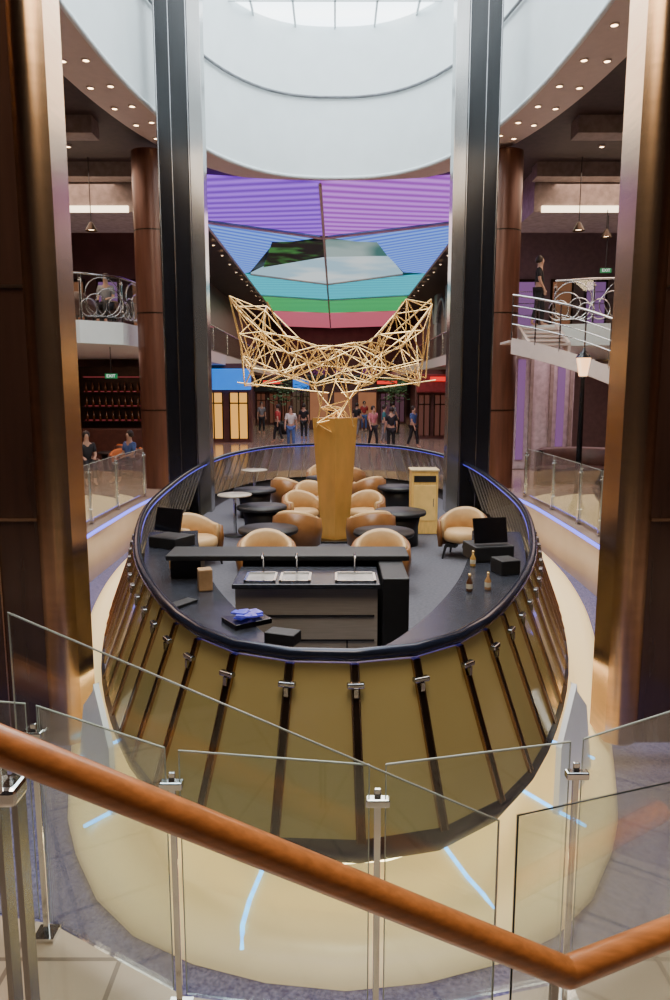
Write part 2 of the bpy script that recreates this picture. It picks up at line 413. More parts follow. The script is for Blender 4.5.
pod = thing('podium_cabinet', (X(423, 12.6), 12.6, 0), 'honey-coloured wooden podium cabinet with dark panel', 'cabinet')
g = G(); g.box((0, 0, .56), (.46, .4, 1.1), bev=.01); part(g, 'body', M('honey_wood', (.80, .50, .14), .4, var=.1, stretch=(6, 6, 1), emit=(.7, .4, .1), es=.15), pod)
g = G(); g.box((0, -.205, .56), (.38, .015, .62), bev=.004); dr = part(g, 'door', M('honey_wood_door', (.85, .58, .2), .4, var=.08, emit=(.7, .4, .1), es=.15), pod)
g = G(); g.cyl((.15, -.225, .5), (.15, -.225, .64), .008); h = part(g, 'handle', chrome, dr)
g = G(); g.box((0, -.2, .98), (.38, .02, .11)); part(g, 'display', blackm, pod)
g = G(); g.box((0, 0, 1.125), (.5, .44, .03), bev=.006); part(g, 'top', M('pale_wood', (.8, .6, .3), .4), pod)

# sculpture
sc = thing('wire_sculpture', (0, 11.9, 0), 'gold rod lattice sculpture spreading like wings on tapered gold pedestal', 'sculpture')
g = G()
def ring(z, w, d, sh=0): return [(-w+sh, 0, z), (sh, -d, z), (w+sh, 0, z), (sh, d, z)]
lv = [ring(0.0, .24, .16), ring(.5, .26, .18), ring(2.05, .37, .22)]
vs = sum(lv, []); fs = [[k*4+i, k*4+(i+1) % 4, (k+1)*4+(i+1) % 4, (k+1)*4+i] for k in range(2) for i in range(4)]+[[0, 1, 2, 3], [8, 9, 10, 11]]
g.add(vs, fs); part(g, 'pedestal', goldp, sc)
g = G(); g.box((0, 0, .02), (.62, .52, .04), bev=.01); part(g, 'base_plate', black, sc)
nodes = [(239, 304), (270, 310), (296, 338), (318, 346), (327, 368), (314, 386), (295, 380), (254, 385), (249, 362), (272, 350), (284, 368), (250, 332), (268, 330), (292, 356), (337, 352), (337, 376), (328, 405), (322, 424), (337, 415), (337, 436), (262, 374), (305, 365)]
s = 11.9/735
P3 = []
for (x, y) in nodes:
    for sg in ((1, -1) if x != 337 else (1,)):
        amp = 0.12 if y > 400 else 0.42
        for dy in (-amp, amp):
            P3.append(Vector((sg*(337-x)*-s+random.uniform(-.09, .09), dy+random.uniform(-.15, .15), 2.5+(390-y)*s+random.uniform(-.09, .09))))
g = G(); done = set()
for i, p in enumerate(P3):
    ds = sorted(range(len(P3)), key=lambda j: (P3[j]-p).length)[1:7]
    for j in ds:
        k = (min(i, j), max(i, j))
        if k in done or (P3[j]-p).length > 1.4: continue
        done.add(k); g.cyl(p, P3[j], .0088, n=6)
for a, b in (((-1.55, -.3, 3.9), (-.2, 0, 2.75)), ((1.5, -.3, 3.9), (.2, 0, 2.75)), ((-1.3, .2, 2.55), (0, -.3, 3.1)), ((1.5, .2, 2.7), (0, -.3, 3.1)), ((-1.55, -.3, 3.9), (-1.3, .2, 2.55)), ((1.5, -.3, 3.9), (1.5, .2, 2.7)), ((-.3, -.1, 1.9), (-.1, 0, 3.0)), ((.3, -.1, 1.9), (.1, 0, 3.0)), ((-1.6, .1, 2.62), (-.1, 0, 2.45)), ((1.65, .1, 2.66), (.1, 0, 2.45)), ((-1.05, -.4, 3.85), (-.35, -.2, 2.5)), ((1.05, -.4, 3.85), (.35, -.2, 2.5))):
    g.cyl(a, b, .011, n=6)
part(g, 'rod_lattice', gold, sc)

# things on the counters
def boxthing(name, loc, dim, rz, mats, label, cat, extra=None):
    t = thing(name, loc, label, cat); t.rotation_euler = (0, 0, rz)
    g = G(); g.box((0, 0, dim[2]/2), dim, bev=min(dim)*.08); part(g, 'body', mats, t)
    if extra: extra(t)
    return t
def pos(t):
    g = G(); g.box((0, -.04, .3), (.36, .03, .26), mat=Matrix.Rotation(-.25, 4, 'X'), bev=.006); part(g, 'screen', black, t)
boxthing('till', (1.58, 7.3, .78), (.42, .36, .16), .2, blackm, 'black till with tilted touch screen', 'till', pos)
boxthing('till', (-1.82, 7.9, .78), (.38, .34, .12), -.5, blackm, 'black till with tilted touch screen', 'till', pos)
boxthing('receipt_printer', (1.62, 6.7, .78), (.2, .22, .14), .3, blackm, 'small black receipt printer', 'printer')
card = M('cardboard', (.42, .25, .12), .8)
boxthing('cardboard_box', (-1.13, 6.1, .78), (.12, .12, .19), .3, card, 'tall open brown cardboard box', 'box')
boxthing('cardboard_box', (-1.50, 6.9, .78), (.2, .16, .08), -.2, card, 'flat brown cardboard box', 'box')
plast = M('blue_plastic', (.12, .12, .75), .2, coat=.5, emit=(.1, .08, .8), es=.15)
def tr(t):
    g = G()
    for k in range(7): g.box((random.uniform(-.09, .09), random.uniform(-.07, .07), .055+k*.006), (.11, .07, .012), random.uniform(0, 3))
    part(g, 'plastic_sheet', plast, t)
boxthing('tray', (-.66, 5.2, .78), (.3, .24, .04), .6, black, 'black tray holding crumpled blue plastic', 'tray', tr)
boxthing('equipment_case', (-.36, 4.78, .78), (.22, .14, .08), -.35, blackm, 'small black equipment case', 'case')
boxthing('keyboard', (-1.24, 5.65, .78), (.26, .11, .025), 1.0, blackm, 'slim black keyboard on the counter', 'keyboard')
def bottle(loc, col, label):
    t = thing('bottle', loc, label, 'bottle', 'bottles on the counter')
    g = G(); g.lathe([(0, 0), (.033, 0), (.035, .02), (.035, .12), (.014, .165), (.013, .2), (0, .2)], n=14); part(g, 'body', M('bottle_glass', col, .1, coat=.5), t)
    g = G(); g.lathe([(0, .2), (.016, .2), (.016, .225), (0, .225)], n=10); part(g, 'cap', gold, t)
    g = G(); g.lathe([(.0357, .04), (.0357, .1)], n=14); part(g, 'bottle_label', M('paper_label', (.8, .75, .6), .7), t)
    t.scale = (.8, .8, .7)
    return t
bottle((1.16, 6.05, .78), (.12, .05, .02), 'brown bottle with pale label'); bottle((1.33, 6.1, .78), (.55, .3, .12), 'amber bottle with pale label')
bottle((1.36, 6.95, .78), (.7, .4, .1), 'amber bottle with pale label')

# ---------------------------------------------------------------- columns
def bigcol(x, sg):
    c = thing('clad_column', (x+sg*.55, 6.0, -.52), 'tall dark walnut column edged with brushed bronze', 'column', 'clad columns')
    g = G(); g.box((x+sg*.85, 6.0, 6.3), (1.16, .34, 13.6)); g.done('core', walnut, c)
    g = G(); n = 10; vs = []
    for z in (-.5, 13.1):
        for k in range(n+1):
            t = k/n; vs.append((x+sg*.28*t, 5.84-.07*math.sin(pi*t), z))
    m_ = n+1
    g.add(vs, [[k, k+1, m_+k+1, m_+k] for k in range(n)], 0, True)
    g.box((x+sg*.14, 6.02, 6.3), (.28, .36, 13.6)); g.done('edge_cladding', brass, c)
    g = G()
    for z in (1.45, 3.3, 5.9): g.box((x+sg*.85, 5.822, z), (1.16, .02, .025))
    g.box((x+sg*.6, 5.822, 6.3), (.012, .02, 13.6))
    g.done('seam', brass, c)
bigcol(-2.17, -1); bigcol(2.32, 1)
for sg, gx, rx in ((-1, -3.0, -4.36), (1, 2.74, 4.0)):
    c = thing('guide_column', (gx, 15, -.515), 'glossy black lift guide column with chrome strips', 'column', 'lift guide columns')
    g = G(); g.box((gx+sg*.12, 15, 5.7), (.62, .5, 12.4), bev=.03); g.done('shaft', black, c)
    g = G(); g.box((gx-sg*.33, 14.95, 5.7), (.25, .4, 12.4), bev=.01); g.done('mirror_strip', mirror, c)
    for dx, w in ((-sg*.19, .022), (sg*.14, .018), (sg*.40, .022)):
        g = G(); g.box((gx+dx, 14.75, 5.7), (w, .05, 12.4), bev=.006); g.done('strip', dchrome, c)
    c = thing('round_column', (rx, 18, ZP), 'round copper-toned wooden column', 'column', 'round columns')
    g = G(); g.cyl((rx, 18, ZP), (rx, 18, 8.0), .43, n=32); g.done('shaft', copper, c)
    for z in (2.0, 4.3, 6.2): 
        g = G(); g.cyl((rx, 18, z), (rx, 18, z+.03), .436, n=32); g.done('joint', bronzeedge, c)
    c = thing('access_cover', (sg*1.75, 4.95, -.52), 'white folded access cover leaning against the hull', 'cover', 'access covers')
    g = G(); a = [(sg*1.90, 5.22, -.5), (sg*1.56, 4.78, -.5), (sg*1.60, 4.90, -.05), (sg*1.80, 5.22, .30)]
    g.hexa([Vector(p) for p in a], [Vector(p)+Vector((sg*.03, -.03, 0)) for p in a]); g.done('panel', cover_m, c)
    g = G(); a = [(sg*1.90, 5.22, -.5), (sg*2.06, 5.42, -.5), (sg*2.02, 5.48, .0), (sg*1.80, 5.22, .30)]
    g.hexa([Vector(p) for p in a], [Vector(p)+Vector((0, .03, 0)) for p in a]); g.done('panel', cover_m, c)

# ---------------------------------------------------------------- drum, skylight, ceilings
def sup(a, b, cy, e, n=96):
    r = []
    for i in range(n):
        t = 2*pi*i/n-pi/2; c, s_ = math.cos(t), math.sin(t)
        r.append((math.copysign(abs(c)**(2/e), c)*a, cy+math.copysign(abs(s_)**(2/e), s_)*b))
    return r
D = sup(3.95, 9.6, 10.4, 2.5); ZT = 11.65
def band(poly, z0, z1, name, mat):
    g = G(); n = len(poly)
    g.add([(*p, z0) for p in poly]+[(*p, z1) for p in poly], [[i, (i+1) % n, n+(i+1) % n, n+i] for i in range(n)], 0, True)
    return g.done(name, mat)
struct(band(D, 8.0, ZT, 'wall_drum', white))
Dr = [(p[0]*.985, 10.4+(p[1]-10.4)*.994) for p in D]
g = G(); g.sweep([(*p, 9.95) for p in Dr], .035, n=6, closed=True); struct(g.done('trim_1', M('grey_groove', (.22, .23, .25), .4)))
g = G(); g.sweep([(*p, 8.0) for p in D], .05, n=6, closed=True); struct(g.done('trim_2', white))
g = ring_plate(sup(4.9, 10.6, 10.4, 2.5), -14, 14, -3, 72, 0, 10, 8.3, 8.6); struct(g.done('ceiling', dark_ceil))
o2 = sup(5.05, 10.75, 10.4, 2.5)
g = G(); n = 96; g.add([(*p, 8.0) for p in D]+[(*p, 8.12) for p in o2]+[(*p, 8.35) for p in o2], [[i, (i+1) % n, n+(i+1) % n, n+i] for i in range(n)]+[[n+i, n+(i+1) % n, 2*n+(i+1) % n, 2*n+i] for i in range(n)], 0, False)
struct(g.done('ceiling_soffit', soffit_m))
g = G(); g.add([(*p, ZT) for p in D], [list(range(96))]); struct(g.done('window_1', skyglow))
g = G()
for x in (-3, -2, -1, 0, 1, 2, 3): g.box((x, 10.4, ZT-.05), (.05, 19.1*(1-(abs(x)/4.2)**2.5)**.4, .08))
for y in range(2, 20, 2): g.box((0, y+.6, ZT-.05), (7.8*(1-(abs(y+.6-10.4)/9.7)**2.5)**.4, .05, .08))
struct(g.done('trim_3', white))
# downlights
dl = thing('downlight', (-4.05, 8.5, 8.01), 'small round recessed warm ceiling downlight', 'downlight', 'ceiling downlights')
g = G(); g.lathe([(.075, .03), (.075, -.01), (.055, -.015), (.055, .02)], n=14); part(g, 'trim_ring', soffit_m, dl)
g = G(); g.lathe([(0, -.004), (.055, -.004)], n=14); part(g, 'lamp', warm, dl)
R1 = sup(4.3, 9.95, 10.4, 2.5, 60); R2 = sup(4.75, 10.45, 10.4, 2.5, 60)
for i, p in enumerate(R1):
    if 9 < p[1] < 18.5: clone(dl, (p[0], p[1], 8.03))
for i, p in enumerate(R2):
    if 9 < p[1] < 18.5: clone(dl, (p[0], p[1], 8.075))
for sg in (-1, 1):
    for k in range(20): clone(dl, (sg*4.78, 23+k*2.2, 8.13))

# video ceiling
vc = thing('video_ceiling', (-.2, 24, 8.1), 'rainbow-lit louvred video ceiling with purple, blue, green and red bands', 'light ceiling')
def quad(name, pts, mat):
    g = G(); a = [Vector(p) for p in pts]; n = len(a)
    g.add(a+[p+Vector((0, 0, .05)) for p in a], [list(range(n)), list(range(n, 2*n))]+[[i, (i+1) % n, n+(i+1) % n, n+i] for i in range(n)])
    g.done(name, mat, vc)
def ramp_em(nm, c1, c2, ang, sc_): return EM(nm, c1, c2, 1.2, scale=sc_, rot=(0, 0, ang))
cx = -.4
for sg in (-1, 1):
    purp = ramp_em('purple_louvre', (.16, .03, .50) if sg < 0 else (.30, .04, .48), (.40, .12, 1.0) if sg < 0 else (.62, .2, .9), -sg*.35, .55)
    quad('louvre_panel', [(sg*4.4, 20.4, 8.2), (cx, 20.4, 7.98), (cx, 27, 7.95), (sg*4.4, 25.6, 8.2)], purp)
    blu = ramp_em('blue_louvre', (.05, .12, .72), (.20, .42, 1.0), sg*.5, .6)
    quad('louvre_panel', [(sg*4.45, 26.0, 8.2), (cx+sg*.15, 27.5, 8.0), (cx+sg*2.0, 29.0, 8.05), (cx+sg*3.7, 36.0, 8.1), (sg*4.5, 37, 8.2)], blu)
    tl = ramp_em('teal_louvre', (.02, .36, .52), (.05, .60, .70), -sg*.3, .5)
    quad('louvre_panel', [(sg*4.5, 37.3, 8.2), (cx, 39.5, 8.05), (cx, 46, 8.05), (sg*4.5, 45, 8.2)], tl)
    gr = ramp_em('green_louvre', (.01, .25, .08), (.06, .5, .14), -sg*.3, .45)
    quad('louvre_panel', [(sg*4.5, 45.2, 8.2), (cx, 46.2, 8.05), (cx, 54, 8.05), (sg*4.5, 54, 8.2)], gr)
    rd = ramp_em('red_louvre', (.38, .05, .09), (.62, .15, .20), -sg*.3, .45)
    quad('louvre_panel', [(sg*4.5, 54.4, 8.2), (cx, 54.4, 8.05), (cx, 67, 8.05), (sg*4.5, 67, 8.2)], rd)
pic1 = EM('forest_picture', (.003, .005, .005), (.05, .24, .05), .8, scale=.8, kind='noise', lo=.45, hi=.6)
pic2 = EM('ice_picture', (.05, .20, .19), (.45, .6, .58), .8, scale=.35, kind='noise', stretch=(1, .6, 1))
pic3 = EM('snow_picture', (.42, .66, .80), (.80, .90, .92), .95, scale=.3, kind='noise')
quad('video_screen', [(cx-2.0, 28.6, 8.03), (cx, 28.0, 8.0), (cx, 31.5, 8.02), (cx-2.9, 34.6, 8.1)], pic1)
quad('video_screen', [(cx, 28.0, 8.0), (cx+2.0, 28.6, 8.03), (cx+2.6, 31.5, 8.06), (cx, 31.5, 8.02)], pic2)
quad('video_screen', [(cx, 31.5, 8.02), (cx+2.6, 31.5, 8.06), (cx+3.7, 36.4, 8.1), (cx, 39.2, 8.02), (cx-3.7, 36.4, 8.1), (cx-2.9, 34.6, 8.1)], pic3)
g = G()
for a, b in (((cx, 20.4, 7.94), (cx, 67, 8.0)), ((-4.45, 25.8, 8.16), (cx, 27.25, 7.92)), ((4.45, 25.8, 8.16), (cx, 27.25, 7.92)), ((-4.45, 20.4, 8.15), (-4.52, 67, 8.15)), ((4.45, 20.4, 8.15), (4.52, 67, 8.15)),
             ((cx-3.7, 36.4, 8.06), (cx, 39.2, 7.98)), ((cx+3.7, 36.4, 8.06), (cx, 39.2, 7.98)), ((-4.5, 45, 8.15), (cx, 46.1, 8.0)), ((4.5, 45, 8.15), (cx, 46.1, 8.0))): g.cyl(a, b, .05, n=6)
g.done('frame', soffit_m, vc)

# ---------------------------------------------------------------- side bays
amb = EM('dim_amber', (.22, .07, .03), (.34, .13, .06), .6)
for sg, nm in ((-1, 'left'), (1, 'right')):
    g = G(); g.box((sg*9.7, 26.5, 4.1), (8, .3, 8.4)); struct(g.done('wall_bay_'+nm, brownwall if sg < 0 else greywall))
    g = G(); g.box((sg*13.9, 34, 4.1), (.3, 76, 8.4)); struct(g.done('wall_'+nm, brownwall))
    if sg < 0: poly = [(-x, y) for x, y in ((5.0, 26.3), (4.95, 20.0), (4.95, 19.0), (5.1, 17.8), (5.9, 17.1), (7.6, 16.8), (9.5, 16.7), (13.6, 16.7), (13.6, 26.3))]
    else: poly = [(5.0, 26.3), (4.6, 20.0), (4.6, 19.0), (5.2, 18.4), (6.3, 18.0), (7.8, 17.8), (9.5, 17.7), (13.6, 17.7), (13.6, 26.3)]
    g = G(); g.prism(poly, 3.58, 4.10); struct(g.done('floor_mezzanine_'+nm, white))
    g = G(); g.box((sg*5.3+sg*.8, 46.5, 3.85), (2.2, 40, .45)); struct(g.done('floor_gallery_'+nm, soffit_m))
    g = G(); g.box((sg*7.0, 46.5, 4.1), (.3, 40, 8.4)); struct(g.done('wall_promenade_'+nm, greywall))
    for k in range(3):
        g = G(); g.box((sg*9.5, 13.5+k*3.2, 8.12), (8.6, .5, .36)); struct(g.done('trim_%d' % (10+k+(0 if sg < 0 else 5)), beam_m))
    b = thing('light_cove', (sg*7.6, 21, 7.2), 'ceiling bulkhead with bright warm light strip', 'light fixture', 'ceiling coves')
    g = G(); g.box((sg*8.3, 21.5, 7.75), (6.0, 2.6, 1.1)); g.done('bulkhead', beam_m, b)
    g = G(); g.box((sg*7.3, 20.17, 7.26), (3.6, .06, .16)); g.done('light_strip', cove, b)
    for k in range(5): clone(dl, (sg*(6.4+.45*(k % 3)), 14.2+k*1.4, 8.27))
    for k in range(4):
        w = thing('wall_niche', (sg*(6.8+k*1.2), 26.3, 4.2), 'dimly lit wall niche with glass shelves', 'niche', 'lit niches')
        g = G(); g.box((0, 0, 1.3), (.8, .08, 1.7)); part(g, 'frame', bronzeedge, w)
        g = G(); g.box((0, -.05, 1.3), (.65, .02, 1.5)); part(g, 'glow_panel', magenta if (k+(sg > 0)) % 2 else amb, w)
        g = G(); [g.box((0, -.12, z), (.7, .16, .02)) for z in (.9, 1.3, 1.7)]; part(g, 'shelf', chrome, w)
    for k, (px_, py_) in enumerate(((6.2, 19.2), (7.2, 20.0), (8.2, 19.2))):
        pn = thing('pendant_lamp', (sg*px_, py_, 6.5), 'small conical warm pendant lamp on thin rod', 'lamp', 'mezzanine pendants')
        g = G(); g.cyl((0, 0, .22), (0, 0, 1.78 if k != 1 else .7), .012, n=6); part(g, 'rod', blackm, pn)
        g = G(); g.lathe([(.16, 0), (.05, .2), (0, .23)], n=14); part(g, 'shade', bronzeedge, pn)
        g = G(); g.lathe([(0, .02), (.1, .04), (.06, .12), (0, .14)], n=12); part(g, 'bulb', warm, pn)
g = G(); g.box((0, 68, 4.1), (14, .3, 8.4)); struct(g.done('wall_back', brownwall))

# railings -------------------------------------------------
def balustrade(pts, z0, h, label, group, ringed=0, gap=.03, rail=None, postr=.022, clamps=(.86, .25), rm=None):
    t = thing('glass_balustrade', (pts[0][0], pts[0][1], z0), label, 'railing', group)
    for p in pts:
        z = z0
        g = G(); g.box((p[0], p[1], z+h*.46), (postr*1.7, postr, h*.92), bev=.003)
        g.box((p[0], p[1], z+.01), (.09, .09, .02)); g.done('post', chrome, t)
        for f in clamps:
            g = G(); g.box((p[0], p[1]-.01, z+h*f), (.085, .04, .03), bev=.006); g.done('clamp', chrome, t)
    for si, (a, b) in enumerate(zip(pts[:-1], pts[1:])):
        A, B = Vector((a[0], a[1], 0)), Vector((b[0], b[1], 0)); d = (B-A); d.normalize(); nrm = Vector((-d.y, d.x, 0))*.005
        A2, B2 = A+d*gap, B-d*gap
        def loop(o): return [A2+o+Vector((0, 0, z0+.08)), B2+o+Vector((0, 0, z0+.08)), B2+o+Vector((0, 0, z0+h)), A2+o+Vector((0, 0, z0+h))]
        g = G(); g.hexa(loop(-nrm), loop(nrm)); g.done('glass_panel', glass, t)
        l = loop(Vector((0, 0, 0)))
        g = G(); g.cyl(l[3], l[2], .004, n=6); g.cyl(l[0], l[3], .0025, n=6); g.cyl(l[1], l[2], .0025, n=6); g.done('panel_edge', edge_m, t)
        if si < ringed:
            g = G()
            for k, (f, r) in enumerate(((.3, .33), (.62, .26), (.45, .45), (.8, .2), (.1, .24))):
                c = A.lerp(B, f)+Vector((0, -.03, z0+.1+r*1.05))
                g.sweep([c+d*r*math.cos(2*pi*q/18)+Vector((0, 0, r*math.sin(2*pi*q/18))) for q in range(18)], .013, n=5, closed=True)
            g.done('ring_ornament', rm or chrome, t)
    if rail:
        g = G(); g.sweep([(p[0], p[1], z0+h+.02) for p in pts], .025, n=8); g.done('handrail', rail, t)
    return t
balustrade([(-2.1, 3.0), (-1.27, 2.86), (-.60, 2.47), (.15, 2.36), (.91, 2.54), (1.5, 2.86), (2.2, 3.1)], ZP+.02, 1.08, 'frameless glass balustrade with steel posts and clamps', None, postr=.014, clamps=(.88,))
for sg in (-1, 1):
    balustrade([(sg*4.3, 8.0), (sg*4.3, 8.9), (sg*4.3, 9.8), (sg*4.32, 10.7), (sg*4.36, 11.7), (sg*4.38, 12.8), (sg*4.38, 14.4), (sg*4.3, 16.2)], ZP, 1.1, 'glass balustrade with chrome posts around the sunken floor', 'floor balustrades', postr=.032)
balustrade([(-4.98, 19.3), (-5.15, 17.95), (-5.9, 17.25), (-7.5, 16.95), (-9.5, 16.85)], 4.10, 1.05, 'mezzanine glass railing with chrome ring ornaments', 'mezzanine railings', ringed=2, rail=dchrome, rm=dchrome)
balustrade([(5.45, 18.45), (6.3, 18.12), (7.8, 17.92), (9.5, 17.85)], 4.10, 1.05, 'mezzanine glass railing with chrome ring ornaments', 'mezzanine railings', ringed=3, rail=chrome)
for sg in (-1, 1):
    balustrade([(sg*5.1, y) for y in (27, 31, 35, 40, 46, 54, 64)], 4.075, 1.05, 'gallery glass railing above the promenade', 'gallery railings', rail=chrome)

# stair handrail in front of the viewer
hr = thing('stair_balustrade', (-.45, 1.0, ZP), 'glass stair balustrade with thick orange-brown wooden handrail', 'railing')
A = Vector((-1.0, .83, 2.33)); B = Vector((.415, 1.15, 1.47)); C = Vector((.95, 1.38, 1.47))
g = G(); g.sweep([A, A.lerp(B, .33), A.lerp(B, .66), B], .0265, n=20); g.sweep([B, B.lerp(C, .5), C], .0265, n=20)
g.lathe([(0, -.0265)]+[(.0265*math.cos(q), .0265*math.sin(q)) for q in [(-pi/2+pi*k/8) for k in range(1, 8)]]+[(0, .0265)], c=B, n=16)
g.done('handrail', oak, hr)
def pane(a, b, c, d, ed):
    a, b, c, d = map(Vector, (a, b, c, d)); nr = (b-a).cross(d-a).normalized()*.005
    g = G(); g.hexa([a-nr, b-nr, c-nr, d-nr], [a+nr, b+nr, c+nr, d+nr]); g.done('glass_panel', glass, hr)
    g = G(); g.sweep([d, a, b, c], .0022, n=6); g.done('panel_edge', ed, hr)
pane((-.497, 1.06, 2.165), (.30, 1.22, 1.72), (.30, 1.22, .9), (-.497, 1.06, 1.35), edge_m)
pane((.335, 1.22, 1.73), (.86, 1.5, 1.66), (.86, 1.5, .75), (.335, 1.22, .75), edge_d)
x, y, z = -.485, .96, 2.0
for dx in (-.014, .012):
    g = G(); g.box((x+dx, y+.04, (z-.06+ZP)/2), (.009, .03, z-.06-ZP)); g.done('post', dchrome, hr)
g = G(); g.box((x, y+.03, z-.085), (.045, .05, .03), bev=.008); g.cyl((x, y, z-.07), (x, y, z), .009); g.done('bracket', chrome, hr)
g = G(); g.cyl((.40, 1.17, ZP+.02), (.40, 1.17, 1.45), .009); g.done('post', dchrome, hr)

# curved stair on the right bay
st = thing('curved_stair', (5.0, 16, 2.0), 'white curved staircase with glass sides and chrome rail', 'staircase')
path = []
for k in range(15):
    t = k/14; path.append(Vector((3.95+2.7*t, 16.5-2.3*math.sin(t*pi*.5), 3.60-.9*t-.5*t*t)))
g = G()
for a, b in zip(path[:-1], path[1:]):
    o = Vector((0, .05, 0)); g.hexa([a+Vector((0, 0, -.30)), b+Vector((0, 0, -.30)), b+Vector((0, 0, .05)), a+Vector((0, 0, .05))], [a+o+Vector((0, 0, -.30)), b+o+Vector((0, 0, -.30)), b+o+Vector((0, 0, .05)), a+o+Vector((0, 0, .05))])
g.done('stringer', soffit_m, st)
for a in path[:-1]:
    g = G(); g.box((a.x+.1, a.y+.5, a.z-.02), (.3, .85, .05)); g.box((a.x+.24, a.y+.5, a.z-.1), (.02, .85, .16)); g.done('tread', soffit_m, st)
g = G(); g.sweep([p+Vector((0, 0, .98)) for p in path], .024, n=8); g.sweep([p+Vector((0, 0, .55)) for p in path], .012, n=6); g.sweep([p+Vector((0, 0, .75)) for p in path], .012, n=6); g.sweep([p+Vector((0, 0, .35)) for p in path], .012, n=6); g.done('handrail', chrome, st)
for p in path[::2]:
    g = G(); g.cyl(p+Vector((0, .02, 0)), p+Vector((0, 0, .98)), .018, n=8); g.done('post', chrome, st)
g = G()
for a, b in zip(path[:-1], path[1:]): g.add([a+Vector((0, 0, .1)), b+Vector((0, 0, .1)), b+Vector((0, 0, .92)), a+Vector((0, 0, .92))], [[0, 1, 2, 3]])
g.done('glass_side', glass, st)
fl = thing('short_staircase', (5.0, 17.4, 3.5), 'short pale flight of steps up to the mezzanine', 'staircase')
g = G()
for k in range(5): g.box((5.0, 17.35+k*.22, 3.55+k*.11), (.9, .3, .05))
g.done('tread', soffit_m, fl)
for sx in (4.53, 5.47):
    g = G(); g.hexa([(sx-.03, 17.2, 3.3), (sx-.03, 18.35, 3.85), (sx-.03, 18.35, 4.12), (sx-.03, 17.2, 3.6)], [(sx+.03, 17.2, 3.3), (sx+.03, 18.35, 3.85), (sx+.03, 18.35, 4.12), (sx+.03, 17.2, 3.6)])
    g.done('stringer', soffit_m, fl)

w = thing('panelled_partition', (6.3, 22, ZP), 'white panelled partition washed with magenta light', 'partition')
g = G(); g.box((6.2, 22.1, 1.85), (2.0, .2, 3.46)); g.done('body', M('lilac_paint', (.62, .52, .56), .5), w)
for x in (5.3, 5.9, 6.5, 7.1):
    g = G(); g.box((x, 21.96, 1.85), (.1, .1, 3.3)); g.done('pilaster', beam_m, w)
for x in (5.6, 6.8):
    g = G(); g.box((x, 21.97, 1.9), (.22, .04, 3.0)); g.done('light_panel', magenta, w)
lp = thing('street_lamp', (4.72, 13.95, ZP), 'black lamp post with tapered glowing lantern', 'street lamp')
g = G(); g.lathe([(0, 0), (.16, 0), (.16, .12), (.08, .3), (.06, .5), (.05, 1.6), (.04, 2.6), (.06, 2.64), (0, 2.66)], n=14); part(g, 'post', black, lp)
g = G(); g.lathe([(.08, 2.66), (.14, 3.0), (0, 3.0)], n=6); part(g, 'lantern', EM('lantern_glow', (1, .5, .22), (1, .62, .35), 3.0), lp)
g = G(); g.lathe([(.16, 3.0), (.12, 3.06), (.03, 3.14), (.02, 3.2), (0, 3.2)], n=6); part(g, 'cap', black, lp)
so = thing('curved_sofa', (6.3, 18.3, ZP), 'brown leather curved sofa', 'sofa')
g = G(); g.lathe([(.4, 0), (1.15, 0), (1.15, .42), (.4, .42)], n=16, a0=0, a1=pi); part(g, 'seat', leather, so)
g = G(); g.lathe([(1.0, .42), (1.0, .85), (1.1, .9), (1.2, .85), (1.2, 0)], n=16, a0=0, a1=pi); part(g, 'backrest', leather, so)

oc = mk_chair((-6.1, 20.6, ZP), .4, 'orange upholstered lounge chair', leather, orange, 'orange lounge chairs')
for x, y, r in ((-5.5, 21.5, 2), (-5.6, 23.6, 1), (-6.6, 22.9, 2.6)): clone(oc, (x, y, ZP), r)
mc = mk_chair((-5.9, 19.2, 4.10), 0, 'dark brown leather tub chair', leather, leather, 'mezzanine chairs')
for x, y, r in ((-6.9, 18.6, 1), (-7.4, 20.2, 2), (-6.2, 18.1, 3)): clone(mc, (x, y, 4.10), r)
for x, y, r in ((-7.1, 19.6, -1), (-6.4, 18.6, .5), (-5.4, 19.0, -.6), (-7.6, 21.4, 1)): 
    c = clone(mc, (x, y, ZP), r); c['group'] = 'dark lounge chairs'
for x, y in ((-6.7, 21.7), (-5.6, 20.1)): 
    c = clone(dk, (x, y, ZP), None, 'low dark round table among lounge chairs'); c['group'] = 'lounge tables'
# back bar of the side lounge
w = thing('back_bar', (-7.0, 25.9, ZP), 'dark back bar with dim red-lit shelves and bottles', 'bar')
g = G(); g.box((0, 0, 1.6), (4.0, .5, 3.2)); part(g, 'cabinet', bronzeedge, w)
g = G()
for z in (1.35, 1.85, 2.35, 2.85): g.box((0, -.27, z), (3.6, .04, .03))
part(g, 'light_strip', EM('red_strip', (.5, .05, .06), (.6, .10, .12), .4), w)
for z in (1.3, 1.8, 2.3): 
    g = G(); g.box((0, -.36, z), (3.7, .24, .03)); part(g, 'shelf', bronzeedge, w)
g = G(); g.box((0, -1.0, .55), (4.0, .5, 1.1), bev=.02); part(g, 'counter', leather, w)
bt = thing('liquor_bottle', (-8.7, 25.55, ZP+1.315), 'small dark liquor bottle on red-lit shelf', 'bottle', 'liquor bottles')
g = G(); g.lathe([(0, 0), (.045, 0), (.045, .2), (.018, .27), (.018, .34), (0, .34)], n=8); part(g, 'body', M('amber_glass', (.16, .06, .02), .15, coat=.5), bt)
for z in (1.315, 1.815, 2.315):
    for k in range(16):
        if z > 1.4 or k: clone(bt, (-8.7+k*.225, 25.55, ZP+z))
